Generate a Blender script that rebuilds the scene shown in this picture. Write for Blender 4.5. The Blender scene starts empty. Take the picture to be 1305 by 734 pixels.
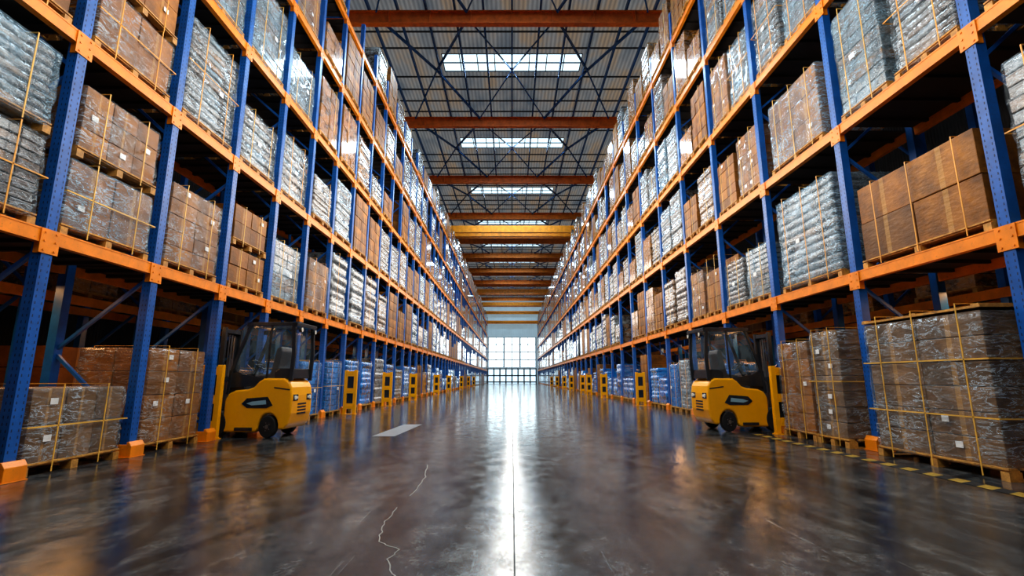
import bpy, bmesh, math, random
from mathutils import Vector, noise, Matrix
R = math.radians; PI = math.pi
C = bpy.context.scene.collection
rnd = random.Random(7)

# ---------------------------------------------------------------- camera
F = 618.0; PITCH = math.atan(115/618.0); HC = 1.11
cam = bpy.data.cameras.new('camera'); camo = bpy.data.objects.new('camera', cam); C.objects.link(camo)
cam.sensor_width = 36; cam.lens = F/1305*36; cam.clip_end = 400
camo.location = (0, 0, HC); camo.rotation_euler = (PI/2+PITCH, 0, 0)
bpy.context.scene.camera = camo
def ground(px, py):
    u = px-652.5; w = 367-py
    z = w*math.cos(PITCH)+F*math.sin(PITCH); y = F*math.cos(PITCH)-w*math.sin(PITCH)
    t = -HC/z
    return (u*t, y*t)

# ---------------------------------------------------------------- materials
def newmat(name):
    m = bpy.data.materials.new(name); m.use_nodes = True
    nt = m.node_tree; b = nt.nodes['Principled BSDF']
    return m, nt, b
def N(nt, t, **kw):
    n = nt.nodes.new(t)
    for k, v in kw.items(): setattr(n, k, v)
    return n
def L(nt, a, b): nt.links.new(a, b)
def ramp(nt, fac, stops):
    r = N(nt, 'ShaderNodeValToRGB'); cr = r.color_ramp
    while len(cr.elements) < len(stops): cr.elements.new(0.5)
    for e, (p, c) in zip(cr.elements, stops):
        e.position = p; e.color = (c[0], c[1], c[2], 1) if not isinstance(c, (int, float)) else (c, c, c, 1)
    L(nt, fac, r.inputs[0]); return r.outputs[0]
def coords(nt, which='Object', scale=(1,1,1), rot=(0,0,0), world=False):
    if world:
        o = N(nt, 'ShaderNodeNewGeometry').outputs['Position']
    else:
        o = N(nt, 'ShaderNodeTexCoord').outputs[which]
    mp = N(nt, 'ShaderNodeMapping'); mp.inputs['Scale'].default_value = scale; mp.inputs['Rotation'].default_value = rot
    L(nt, o, mp.inputs[0]); return mp.outputs[0]
def noi(nt, vec, scale, detail=3, rough=.55, dist=0, typ=None):
    n = N(nt, 'ShaderNodeTexNoise')
    if typ: n.noise_type = typ
    n.inputs['Scale'].default_value = scale; n.inputs['Detail'].default_value = detail
    n.inputs['Roughness'].default_value = rough; n.inputs['Distortion'].default_value = dist
    L(nt, vec, n.inputs['Vector']); return n.outputs[0]
def mixc(nt, fac, a, b, mode='MIX'):
    m = N(nt, 'ShaderNodeMix', data_type='RGBA', blend_type=mode)
    for inp, v in ((m.inputs[0], fac), (m.inputs[6], a), (m.inputs[7], b)):
        if isinstance(v, (int, float)): inp.default_value = v
        elif isinstance(v, tuple): inp.default_value = (v[0], v[1], v[2], 1)
        else: L(nt, v, inp)
    return m.outputs[2]
def mth(nt, op, a, b=0.0, c=None):
    m = N(nt, 'ShaderNodeMath', operation=op)
    for i, v in enumerate((a, b) if c is None else (a, b, c)):
        if isinstance(v, (int, float)): m.inputs[i].default_value = v
        else: L(nt, v, m.inputs[i])
    return m.outputs[0]
def bump(nt, b, h, strength=.3, dist=.02):
    n = N(nt, 'ShaderNodeBump'); n.inputs['Strength'].default_value = strength; n.inputs['Distance'].default_value = dist
    L(nt, h, n.inputs['Height']); L(nt, n.outputs[0], b.inputs['Normal'])

def paint(name, col, rough=.4, metal=0.0, wear=.35, dark=.35, scale=3, em=0):
    m, nt, b = newmat(name)
    v = coords(nt)
    n = noi(nt, v, scale, 4, .65)
    f = ramp(nt, n, [(0.35, 0), (0.7, 1)])
    c = mixc(nt, f, tuple(x*(1-dark) for x in col), col)
    n2 = noi(nt, v, scale*9, 3, .7)
    f2 = mth(nt, 'MULTIPLY', ramp(nt, n2, [(0.60, 0), (0.70, 1)]), wear)
    c = mixc(nt, f2, c, tuple(min(1, x*.3+.02) for x in col))
    L(nt, c, b.inputs['Base Color']); b.inputs['Roughness'].default_value = rough; b.inputs['Metallic'].default_value = metal
    if em: L(nt, c, b.inputs['Emission Color']); b.inputs['Emission Strength'].default_value = em
    bump(nt, b, n2, .08, .01)
    return m
M = {}
M['blue'] = paint('rack_blue_paint', (.010, .125, .48), .33, wear=.6)
M['hole'] = paint('post_hole', (.006, .03, .10), .6)
M['blue2'] = paint('roof_blue_paint', (.012, .10, .32), .5)
M['orange'] = paint('rack_orange_paint', (1.0, .28, .003), .38, dark=.3, wear=.6)
M['girder'] = paint('girder_orange_paint', (.85, .17, .012), .5)
M['yellow'] = paint('yellow_paint', (1.0, .43, .001), .22, wear=.08, dark=.08)
M['crane'] = paint('crane_yellow_paint', (.95, .34, .01), .5)
M['fargird'] = paint('far_girder_orange_paint', (.85, .24, .01), .6)
M['black'] = paint('black_metal', (.026, .030, .036), .25, wear=.2)
M['dark'] = paint('dark_deck', (.024, .019, .016), .6)
M['rubber'] = paint('rubber', (.010, .010, .011), .75)
M['steel'] = paint('steel', (.35, .36, .38), .3, metal=.9)
M['strap'] = paint('strap_orange', (.95, .42, .05), .35, wear=0)
M['strapw'] = paint('strap_yellow', (.90, .50, .08), .35, wear=0)
M['label'] = paint('white_label', (.80, .80, .79), .5, wear=.1, dark=.05, scale=20)
M['seat'] = paint('seat_vinyl', (.07, .07, .075), .4)
M['panelblue'] = paint('navy_panel', (.006, .02, .04), .12)
M['txt'] = paint('pale_lens', (.25, .45, .56), .15, wear=0, dark=0)
M['lamp'] = paint('lamp_lens', (.80, .76, .66), .12, wear=0, em=.1)
M['hazy'] = paint('marking_yellow', (.42, .25, .03), .5, wear=.9)
M['hazb'] = paint('marking_black', (.006, .006, .006), .6)
M['white'] = paint('patch_white', (.42, .45, .47), .3, wear=.8)
M['crackc'] = paint('crack_edge', (.42, .39, .34), .6)
def glassm():
    m, nt, b = newmat('cab_glass')
    b.inputs['Base Color'].default_value = (.25, .36, .42, 1); b.inputs['Roughness'].default_value = .04
    n = noi(nt, coords(nt, rot=(.5, .6, 0)), 2.2, 2)
    L(nt, ramp(nt, n, [(.40, .04), (.50, .16), (.56, .16), (.6, .04)]), b.inputs['Alpha']); b.inputs['Coat Weight'].default_value = 1.0
    return m
M['glass'] = glassm()

def wood():
    m, nt, b = newmat('pallet_wood')
    n = noi(nt, coords(nt, scale=(6, 6, 6)), 2, 4, .7)
    oi = N(nt, 'ShaderNodeObjectInfo')
    c = ramp(nt, n, [(0.3, (.26, .11, .02)), (0.7, (.78, .38, .06))])
    c = mixc(nt, mth(nt, 'MULTIPLY', oi.outputs['Random'], .3), c, (.28, .16, .07))
    L(nt, c, b.inputs['Base Color']); b.inputs['Roughness'].default_value = .6
    return m
M['wood'] = wood()

def cardboard(name, island=False, cols=((.25, .085, .009), (.43, .165, .018), (.34, .12, .013), (.20, .08, .015)), dirt=(.08, .028, .005)):
    m, nt, b = newmat(name)
    oi = N(nt, 'ShaderNodeNewGeometry').outputs['Random Per Island'] if island else N(nt, 'ShaderNodeObjectInfo').outputs['Random']
    v = coords(nt)
    base = ramp(nt, oi, list(zip((0, .35, .7, 1), cols)))
    n = noi(nt, v, 2.5, 5, .7)
    c = mixc(nt, ramp(nt, n, [(.38, 0.0), (.66, .8)]), base, dirt)
    if not island:
        g = N(nt, 'ShaderNodeSeparateXYZ'); L(nt, N(nt, 'ShaderNodeTexCoord').outputs['Generated'], g.inputs[0])
        d = mth(nt, 'ABSOLUTE', mth(nt, 'SUBTRACT', g.outputs[1], .5))
        tape = mth(nt, 'LESS_THAN', d, .04)
        c = mixc(nt, mth(nt, 'MULTIPLY', tape, .4), c, (.58, .32, .09))
    L(nt, c, b.inputs['Base Color']); b.inputs['Roughness'].default_value = .48
    b.inputs['Specular IOR Level'].default_value = .35
    bump(nt, b, noi(nt, coords(nt, scale=(1, 1, 3)), 6, 4, .6), .4, .02)
    return m
M['card'] = cardboard('cardboard'); M['cardfar'] = cardboard('cardboard_far', True)
M['cardd'] = cardboard('grey_brown_cardboard', False, ((.18, .095, .038), (.26, .14, .060), (.21, .115, .050), (.15, .085, .040)), (.05, .028, .014))

def wrapped(name, stops, island=False, hi=(.68, .78, .86), under=(.035, .023, .016), sk=.5):
    m, nt, b = newmat(name)
    oi = N(nt, 'ShaderNodeNewGeometry').outputs['Random Per Island'] if island else N(nt, 'ShaderNodeObjectInfo').outputs['Random']
    base = ramp(nt, oi, stops)
    v = coords(nt, scale=(1, 1, 1.6), rot=(.3, .2, 0))
    n = noi(nt, v, 2.6, 5, .66)
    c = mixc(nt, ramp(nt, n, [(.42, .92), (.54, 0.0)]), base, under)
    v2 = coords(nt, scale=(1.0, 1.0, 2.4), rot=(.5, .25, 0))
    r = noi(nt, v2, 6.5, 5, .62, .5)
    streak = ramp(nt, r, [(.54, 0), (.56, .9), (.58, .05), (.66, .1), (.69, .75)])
    c = mixc(nt, mth(nt, 'MULTIPLY', streak, sk), c, hi)  # white film highlights painted into the colour as streaks
    L(nt, c, b.inputs['Base Color'])
    b.inputs['Roughness'].default_value = .22; b.inputs['Metallic'].default_value = .05
    b.inputs['Coat Weight'].default_value = .9; b.inputs['Coat Roughness'].default_value = .07
    bump(nt, b, r, .6, .06)
    return m
SIL = [(0, (.18, .19, .19)), (.16, (.09, .125, .15)), (.30, (.28, .13, .030)), (.46, (.075, .155, .22)), (.62, (.22, .235, .245)), (.78, (.25, .115, .026)), (1, (.14, .145, .145))]
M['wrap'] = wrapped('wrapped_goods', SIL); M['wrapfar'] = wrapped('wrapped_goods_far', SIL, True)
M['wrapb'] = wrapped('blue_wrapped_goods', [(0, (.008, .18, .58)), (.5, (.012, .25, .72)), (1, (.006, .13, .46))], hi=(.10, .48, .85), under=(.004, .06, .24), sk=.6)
M['wrapc'] = wrapped('film_over_cartons', [(0, (.30, .11, .014)), (.5, (.42, .16, .02)), (1, (.25, .105, .025))], hi=(.72, .62, .5), under=(.07, .028, .007))

def film(name='stretch_film', col=(.62, .74, .82), lo=.04, hi=.65):
    m, nt, b = newmat(name)
    v = coords(nt, scale=(.8, .8, 2.6), rot=(.75, .3, 0))
    r = noi(nt, v, 4.2, 5, .62, .7)
    streak = ramp(nt, r, [(.46, 0), (.49, .9), (.52, .08), (.59, .05), (.62, .85), (.66, .06)])  # pale streaks drawn into the film to stand for highlights
    big = ramp(nt, noi(nt, coords(nt), 1.4, 2), [(.38, .25), (.6, 1)])
    a = mth(nt, 'ADD', mth(nt, 'MULTIPLY', mth(nt, 'MULTIPLY', streak, big), hi), lo)
    b.inputs['Base Color'].default_value = (*col, 1); b.inputs['Roughness'].default_value = .12
    b.inputs['Coat Weight'].default_value = 1.0; b.inputs['Coat Roughness'].default_value = .05
    bump(nt, b, r, 1.0, .08)
    L(nt, a, b.inputs['Alpha'])
    return m
M['film'] = film(); M['filmb'] = film('blue_stretch_film', (.05, .35, .80), .10, .3); M['filmh'] = film('heavy_stretch_film', (.60, .60, .58), .05, .65)
M['filmc'] = film('cool_stretch_film', (.42, .64, .80), .14, .75)

def floor_mat():
    m, nt, b = newmat('polished_concrete')
    p = N(nt, 'ShaderNodeNewGeometry').outputs['Position']
    sp = N(nt, 'ShaderNodeSeparateXYZ'); L(nt, p, sp.inputs[0])
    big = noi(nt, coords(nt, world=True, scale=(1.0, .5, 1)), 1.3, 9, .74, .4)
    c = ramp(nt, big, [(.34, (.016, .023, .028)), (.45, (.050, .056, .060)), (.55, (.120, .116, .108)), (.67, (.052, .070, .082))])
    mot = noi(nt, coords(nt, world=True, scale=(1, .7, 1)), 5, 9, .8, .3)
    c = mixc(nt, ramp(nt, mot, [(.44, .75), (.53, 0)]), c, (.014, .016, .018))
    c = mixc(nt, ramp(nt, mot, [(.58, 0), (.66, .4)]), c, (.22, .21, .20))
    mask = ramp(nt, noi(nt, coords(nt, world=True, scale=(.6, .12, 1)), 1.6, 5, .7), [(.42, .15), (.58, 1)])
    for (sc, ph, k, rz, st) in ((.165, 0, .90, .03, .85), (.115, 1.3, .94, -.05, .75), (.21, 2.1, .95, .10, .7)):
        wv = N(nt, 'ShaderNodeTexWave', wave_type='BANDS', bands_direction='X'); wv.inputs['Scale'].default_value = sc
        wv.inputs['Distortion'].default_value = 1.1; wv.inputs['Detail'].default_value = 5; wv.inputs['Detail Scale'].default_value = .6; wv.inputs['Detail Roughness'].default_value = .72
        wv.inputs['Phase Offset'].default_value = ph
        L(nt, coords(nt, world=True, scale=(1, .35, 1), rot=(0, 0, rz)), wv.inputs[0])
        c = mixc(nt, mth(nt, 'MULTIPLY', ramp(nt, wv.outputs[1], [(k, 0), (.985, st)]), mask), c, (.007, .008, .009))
    for (lx, ly, sc, k) in ((-9, 1, .30, .93), (8, -2, .25, .94)):
        wv = N(nt, 'ShaderNodeTexWave', wave_type='RINGS', rings_direction='Z'); wv.inputs['Scale'].default_value = sc
        wv.inputs['Distortion'].default_value = .6; wv.inputs['Detail'].default_value = 5; wv.inputs['Detail Roughness'].default_value = .8
        mp = N(nt, 'ShaderNodeMapping'); mp.inputs['Location'].default_value = (lx, ly, 0); L(nt, p, mp.inputs[0]); L(nt, mp.outputs[0], wv.inputs[0])
        c = mixc(nt, ramp(nt, wv.outputs[1], [(k, 0), (.985, .7)]), c, (.008, .009, .010))
    scr = noi(nt, coords(nt, world=True, scale=(9, .25, 1), rot=(0, 0, -.25)), 1.2, 7, .74, .3)
    c = mixc(nt, ramp(nt, scr, [(.63, 0), (.66, .35)]), c, (.26, .25, .24))
    fine = noi(nt, coords(nt, world=True), 16, 9, .84)
    c = mixc(nt, ramp(nt, fine, [(.42, .6), (.52, 0)]), c, (.010, .011, .012))
    spk = noi(nt, coords(nt, world=True), 34, 6, .84)
    c = mixc(nt, ramp(nt, spk, [(.60, 0), (.66, .4)]), c, (.30, .29, .28))
    jx = mth(nt, 'LESS_THAN', mth(nt, 'ABSOLUTE', mth(nt, 'SUBTRACT', sp.outputs[0], .015)), .005)
    fr = mth(nt, 'ABSOLUTE', mth(nt, 'SUBTRACT', mth(nt, 'FRACT', mth(nt, 'DIVIDE', mth(nt, 'ADD', sp.outputs[1], .9), 6.2)), .5))
    jy = mth(nt, 'MULTIPLY', mth(nt, 'LESS_THAN', fr, .0006), .5)
    j = mth(nt, 'MAXIMUM', jx, jy)
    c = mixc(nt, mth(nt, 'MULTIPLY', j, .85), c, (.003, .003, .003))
    L(nt, c, b.inputs['Base Color'])
    rr = ramp(nt, noi(nt, coords(nt, world=True, scale=(1.5, .9, 1)), 3.2, 9, .8), [(.42, .05), (.60, .24)])
    rr = mth(nt, 'ADD', rr, mth(nt, 'MULTIPLY', j, .3))
    L(nt, rr, b.inputs['Roughness'])
    spf = ramp(nt, noi(nt, coords(nt, world=True, scale=(1.2, .6, 1)), 2.2, 8, .76), [(.38, .2), (.56, .75)])
    spf = mth(nt, 'MULTIPLY', spf, mth(nt, 'SUBTRACT', 1.0, mth(nt, 'MULTIPLY', j, .7)))
    L(nt, spf, b.inputs['Specular IOR Level'])
    bump(nt, b, fine, .08, .012)
    return m
M['floor'] = floor_mat()

def roof_mat():
    m, nt, b = newmat('roof_panels')
    v = coords(nt, world=True)
    w = N(nt, 'ShaderNodeTexWave', wave_type='BANDS', bands_direction='X'); w.inputs['Scale'].default_value = 1.4
    L(nt, v, w.inputs[0])
    n = noi(nt, coords(nt, world=True, scale=(1, .35, 1)), .7, 4)
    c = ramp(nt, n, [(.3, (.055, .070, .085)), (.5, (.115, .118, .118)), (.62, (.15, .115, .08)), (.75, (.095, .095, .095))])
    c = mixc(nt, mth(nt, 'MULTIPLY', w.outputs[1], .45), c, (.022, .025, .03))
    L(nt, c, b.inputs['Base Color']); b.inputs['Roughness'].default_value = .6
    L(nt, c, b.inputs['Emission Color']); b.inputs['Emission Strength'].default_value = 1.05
    bump(nt, b, w.outputs[1], .5, .04)
    return m
M['roof'] = roof_mat()
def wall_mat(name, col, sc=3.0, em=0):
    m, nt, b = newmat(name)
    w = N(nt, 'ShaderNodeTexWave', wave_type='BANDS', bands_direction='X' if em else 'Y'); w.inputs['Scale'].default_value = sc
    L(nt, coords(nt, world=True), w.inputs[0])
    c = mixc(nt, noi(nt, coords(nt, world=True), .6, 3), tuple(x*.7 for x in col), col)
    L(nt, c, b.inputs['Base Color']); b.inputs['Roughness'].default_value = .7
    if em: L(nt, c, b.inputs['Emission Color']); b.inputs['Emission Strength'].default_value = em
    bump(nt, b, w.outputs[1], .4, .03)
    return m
M['wallside'] = wall_mat('dark_cladding', (.013, .011, .011)); M['wallback'] = wall_mat('glowing_pale_cladding', (.34, .48, .56), 1.0, .5)  # back wall emission imitates a bright, hazy far end
def emis(name, col, s):
    m, nt, b = newmat(name)
    n = noi(nt, coords(nt, world=True), .8, 2)
    c = mixc(nt, n, tuple(x*.85 for x in col), col)
    L(nt, c, b.inputs['Base Color']); L(nt, c, b.inputs['Emission Color']); b.inputs['Emission Strength'].default_value = s
    return m
M['sky'] = emis('skylight_panel', (.68, .90, 1.0), 1.15); M['winglow'] = emis('daylit_pane', (.82, .95, 1.0), 2.4)
M['doorglow'] = emis('door_pane', (.60, .80, .92), 1.1)
M['frame'] = paint('window_frame', (.16, .22, .26), .5)
M['winframe'] = paint('glowing_window_frame', (.28, .38, .44), .5, em=.35)  # end window frame glows by emission put into its colour

# ---------------------------------------------------------------- mesh builder
class MB:
    def __init__(s): s.v = []; s.f = []; s.m = []
    def add(s, vs, fs, mi=0):
        o = len(s.v); s.v += [tuple(v) for v in vs]; s.f += [tuple(i+o for i in f) for f in fs]; s.m += [mi]*len(fs)
    def box(s, x0, x1, y0, y1, z0, z1, mi=0):
        s.add([(x0,y0,z0),(x1,y0,z0),(x1,y1,z0),(x0,y1,z0),(x0,y0,z1),(x1,y0,z1),(x1,y1,z1),(x0,y1,z1)],
              [(0,3,2,1),(4,5,6,7),(0,1,5,4),(1,2,6,5),(2,3,7,6),(3,0,4,7)], mi)
    def bar(s, p, q, w, h, mi=0, up=(0,0,1)):
        p = Vector(p); q = Vector(q); d = (q-p).normalized(); u = Vector(up)
        if abs(d.dot(u)) > .98: u = Vector((1,0,0))
        a = d.cross(u).normalized(); b = a.cross(d).normalized()
        a *= w/2; b *= h/2
        vs = [p-a-b, p+a-b, p+a+b, p-a+b, q-a-b, q+a-b, q+a+b, q-a+b]
        s.add(vs, [(0,3,2,1),(4,5,6,7),(0,1,5,4),(1,2,6,5),(2,3,7,6),(3,0,4,7)], mi)
    def tube(s, p, q, r, n=12, mi=0, r2=None):
        p = Vector(p); q = Vector(q); d = (q-p).normalized(); r2 = r if r2 is None else r2
        a = d.orthogonal().normalized(); b = d.cross(a)
        vs = []
        for c, rr in ((p, r), (q, r2)):
            for i in range(n):
                t = 2*PI*i/n; vs.append(c+a*math.cos(t)*rr+b*math.sin(t)*rr)
        fs = [(i, (i+1) % n, n+(i+1) % n, n+i) for i in range(n)]+[tuple(range(n-1, -1, -1)), tuple(range(n, 2*n))]
        s.add(vs, fs, mi)
    def ext(s, prof, y0, y1, mi=0):      # extrude an (x,z) outline along y
        n = len(prof)
        vs = [(x, y0, z) for x, z in prof]+[(x, y1, z) for x, z in prof]
        s.add(vs, [(i, (i+1) % n, n+(i+1) % n, n+i) for i in range(n)]+[tuple(range(n-1, -1, -1)), tuple(range(n, 2*n))], mi)
    def mesh(s, name, mats, smooth=False, bevel=0, fix=True, seg=2):
        me = bpy.data.meshes.new(name); me.from_pydata(s.v, [], s.f)
        for m in (mats if isinstance(mats, (list, tuple)) else [mats]): me.materials.append(m)
        me.polygons.foreach_set('material_index', s.m)
        bm = bmesh.new(); bm.from_mesh(me)
        if fix: bmesh.ops.recalc_face_normals(bm, faces=bm.faces)
        if bevel:
            es = [e for e in bm.edges if len(e.link_faces) == 2 and e.calc_face_angle(0) > .5]
            bmesh.ops.bevel(bm, geom=es, offset=bevel, segments=seg, profile=.5 if seg > 2 else .6, affect='EDGES', clamp_overlap=True)
        bm.to_mesh(me); bm.free()
        if smooth:
            me.polygons.foreach_set('use_smooth', [True]*len(me.polygons))
        me.update(); return me
def ob(name, me, parent=None, loc=(0,0,0), rz=0):
    o = bpy.data.objects.new(name, me); C.objects.link(o); o.location = loc; o.rotation_euler = (0,0,rz)
    if parent: o.parent = parent
    return o
def thing(name, label, cat, loc=(0,0,0), rz=0, group=None, me=None):
    o = ob(name, me, None, loc, rz); o['label'] = label; o['category'] = cat
    if group: o['group'] = group
    return o
def struct(name, me, loc=(0,0,0)):
    o = ob(name, me, None, loc); o['kind'] = 'structure'; return o

# ---------------------------------------------------------------- setting
XL, XR = -5.55, 5.75
YEND = 110.0; ZR = 19.2; WX = 12.0; YB = -16.0
mb = MB(); mb.box(-WX, WX, YB, YEND, -.2, 0)
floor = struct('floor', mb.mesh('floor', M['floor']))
mb = MB(); mb.box(-WX-.2, -WX, YB, YEND, 0, ZR); struct('wall_left', mb.mesh('wall_left', M['wallside']))
mb = MB(); mb.box(WX, WX+.2, YB, YEND, 0, ZR); struct('wall_right', mb.mesh('wall_right', M['wallside']))
SKY = [25.4+9.8*i-9.8*4 for i in range(13)]
SKY = [y for y in SKY if y < YEND-3]
mb = MB(); y = YB
for s in SKY:
    mb.box(-WX, WX, y, s-.8, ZR, ZR+.12); mb.box(-WX, -4, s-.8, s+.8, ZR, ZR+.12); mb.box(4, WX, s-.8, s+.8, ZR, ZR+.12); y = s+.8
mb.box(-WX, WX, y, YEND, ZR, ZR+.12)
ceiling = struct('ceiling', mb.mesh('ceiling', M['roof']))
for i, s in enumerate(SKY):
    mb = MB(); mb.box(-4, 4, s-.8, s+.8, ZR+.03, ZR+.06)
    w = struct('window_%d' % (i+2), mb.mesh('skylight', M['sky']))
    mb = MB()
    for k in range(9): mb.box(-4+k-.025, -4+k+.025, s-.8, s+.8, ZR-.03, ZR+.03)
    for yy in (s-.8, s, s+.8): mb.box(-4, 4, yy-.03, yy+.03, ZR-.03, ZR+.03)
    ob('skylight_frame', mb.mesh('skylight_frame', M['frame']), w)
GIR = [20.9+9.8*i-9.8*3 for i in range(13)]; GIR = [g for g in GIR if g < YEND-1]
GIR2 = GIR+[g+7.4 for g in GIR if g > 48 and g+7.4 < YEND-1]
for g in GIR2:
    mb = MB(); z0 = 18.05; z1 = 18.75
    mb.box(-WX, WX, -.15, .15, z0, z0+.05); mb.box(-WX, WX, -.15, .15, z1-.05, z1); mb.box(-WX, WX, -.03, .03, z0+.05, z1-.05)
    for k in range(-5, 6): mb.box(k*2-.02, k*2+.02, -.14, .14, z0+.05, z1-.05)
    ob('girder', mb.mesh('girder', M['girder'] if g < 50 else M['fargird']), ceiling, (0, g, 0))
pm = MB(); pm.box(-.045, .045, YB, YEND-.1, 18.78, 19.02); pme = pm.mesh('purlin', M['blue2'])
for k in range(-8, 9): ob('purlin', pme, ceiling, (k*1.4, 0, 0))
mb = MB(); mb.box(-WX, WX, -.022, .022, 19.06, 19.15); rme = mb.mesh('roof_batten', M['black'])
y = YB+1
while y < YEND-1:
    if all(abs(y-s) > .9 for s in SKY): ob('roof_batten', rme, ceiling, (0, y, 0))
    y += 1.3
mb = MB()
for sx in (-1, 1):
    mb.bar((sx*2.2, .2, 18.6), (sx*4.4, 4.7, 18.85), .09, .14); mb.bar((sx*6.6, .2, 18.6), (sx*4.4, 4.7, 18.85), .09, .14)
    mb.bar((sx*4.4, 4.7, 18.85), (sx*2.2, 9.6, 18.6), .09, .14); mb.bar((sx*4.4, 4.7, 18.85), (sx*6.6, 9.6, 18.6), .07, .10)
    mb.bar((sx*2.2, .2, 18.6), (0, 4.7, 18.85), .05, .08); mb.bar((0, 4.7, 18.85), (sx*2.2, 9.6, 18.6), .05, .08)
bme = mb.mesh('roof_bracing', M['blue2'])
for g in GIR[:-1]: ob('roof_bracing', bme, ceiling, (0, g, 0))
# back wall
WT = 10.3
mb = MB()
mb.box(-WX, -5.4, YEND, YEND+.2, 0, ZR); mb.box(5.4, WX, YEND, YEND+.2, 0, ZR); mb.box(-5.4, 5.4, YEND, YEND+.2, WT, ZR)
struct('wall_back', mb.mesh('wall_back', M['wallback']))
mb = MB()
for z in (13.2, 15.4): mb.box(-WX, WX, YEND-1.0, YEND-.7, z, z+.7); mb.box(-WX, WX, YEND-1.15, YEND-.55, z+.3, z+.4)
struct('trim_1', mb.mesh('trim_1', M['crane']))
mb = MB(); mb.box(-5.4, 5.4, YEND+.08, YEND+.12, 3.4, WT)
w1 = struct('window_1', mb.mesh('window', M['winglow']))
mb = MB()
for k in range(7):
    x = -5.4+k*10.8/6; w = .20 if k in (0, 2, 4, 6) else .09
    mb.box(x-w, x+w, YEND-.05, YEND+.08, 3.4, WT)
for z in (3.5, 5.2, 6.9, 8.6, WT-.1): mb.box(-5.4, 5.4, YEND-.05, YEND+.08, z-.11, z+.11)
ob('mullion', mb.mesh('mullion', M['winframe']), w1)
mb = MB(); mb.box(-5.4, 5.4, YEND+.06, YEND+.10, 0, 3.4)
d1 = struct('door_1', mb.mesh('door', M['doorglow']))
mb = MB()
for k in range(9):
    x = -5.4+k*10.8/8; mb.box(x-.15, x+.15, YEND-.05, YEND+.06, 0, 3.35)
for z in (.3, 1.7, 3.2): mb.box(-5.4, 5.4, YEND-.05, YEND+.06, z-.14, z+.14)
ob('door_frame', mb.mesh('door_frame', M['frame']), d1)
# crack, hazard stripe, white patch
mb = MB()
def crack(pts, wd):
    P = [ground(*p) for p in pts]; Q = []
    for a, b in zip(P, P[1:]):
        for k in range(6):
            t = k/6; j = .016
            Q.append((a[0]+(b[0]-a[0])*t+rnd.uniform(-j, j), a[1]+(b[1]-a[1])*t+rnd.uniform(-j, j)))
    Q.append(P[-1])
    for a, b in zip(Q, Q[1:]): mb.bar((a[0], a[1], .001), (b[0], b[1], .001), wd, .002)
crack([(545, 592), (543, 608), (522, 632)], .009)
crack([(508, 646), (489, 668), (482, 690), (507, 700), (493, 716), (508, 738)], .007)
ob('crack', mb.mesh('crack', M['crackc']), floor)
mb = MB()
for k in range(34):
    y0 = 4.5+k*.17; mb.add([(4.84, y0, .003), (5.02, y0+.08, .003), (5.02, y0+.25, .003), (4.84, y0+.17, .003)], [(0,1,2,3)], k % 2)
thing('hazard_stripe', 'worn black and yellow hazard stripe painted along foot of right rack', 'floor marking', me=mb.mesh('hazard_stripe', [M['hazy'], M['hazb']]))
mb = MB(); P = [ground(*p) for p in ((474, 556), (503, 556), (538, 541), (515, 541))]  # flat white quad just above the floor
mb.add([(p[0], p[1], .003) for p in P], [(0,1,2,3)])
thing('floor_patch', 'short white patch on floor in front of left forklift', 'floor marking', me=mb.mesh('floor_patch', M['white']))

# ---------------------------------------------------------------- racks
LV = [2.76, 5.36, 7.86, 10.4, 12.9]; BH = .17; PW = .14; PD = .13; RD = 1.3; PTOP = 14.1
NB_L, SP_L, Y_L = 60, 1.75, 3.8
NB_R, SP_R, Y_R = 42, 2.52, 2.85
def post_mesh(near=True):
    mb = MB()
    mb.box(PD/2-.012, PD/2, -PW/2, PW/2, .01, PTOP)
    mb.box(-PD/2, PD/2-.012, -PW/2, -PW/2+.012, .01, PTOP); mb.box(-PD/2, PD/2-.012, PW/2-.012, PW/2, .01, PTOP)
    mb.box(-PD/2, -PD/2+.01, -PW/2+.012, -.03, .01, PTOP); mb.box(-PD/2, -PD/2+.01, .03, PW/2-.012, .01, PTOP)
    if near:
        z = .3
        while z < PTOP-.1:
            for yy in (-.04, .04):
                mb.add([(PD/2+.001, yy-.008, z), (PD/2+.001, yy+.008, z), (PD/2+.001, yy+.006, z+.032), (PD/2+.001, yy-.006, z+.032)], [(0,1,2,3)], 1)
            for xx in (-.02, .03):
                mb.add([(xx-.007, -PW/2-.001, z), (xx+.007, -PW/2-.001, z), (xx+.005, -PW/2-.001, z+.032), (xx-.005, -PW/2-.001, z+.032)], [(0,1,2,3)], 1)
            z += .075
    return mb.mesh('post', [M['blue'], M['hole']], fix=False)
POST_N, POST_F = post_mesh(True), post_mesh(False)
def brace_mesh():
    mb = MB(); z = .35; k = 0
    mb.bar((0, 0, z), (-RD, 0, z), .05, .05)
    while z < PTOP-1.3:
        a = (0, 0, z) if k % 2 == 0 else (-RD, 0, z); b = (-RD, 0, z+1.15) if k % 2 == 0 else (0, 0, z+1.15)
        mb.bar(a, b, .045, .045); z += 1.15; k += 1
    mb.bar((0, 0, z), (-RD, 0, z), .05, .05)
    return mb.mesh('cross_brace', M['blue'])
BRACE = brace_mesh()
def beam_mesh(sp):
    mb = MB(); a = PW/2; b = sp-PW/2
    mb.box(-.02, .035, a, b, -BH/2, BH/2); mb.box(-.05, -.02, a, b, -BH/2, BH/2-.035)
    mb.box(.035, .04, a, b, -BH/2, -BH/2+.02); mb.box(.035, .04, a, b, BH/2-.02, BH/2)
    return mb.mesh('beam', M['orange'])
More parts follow.
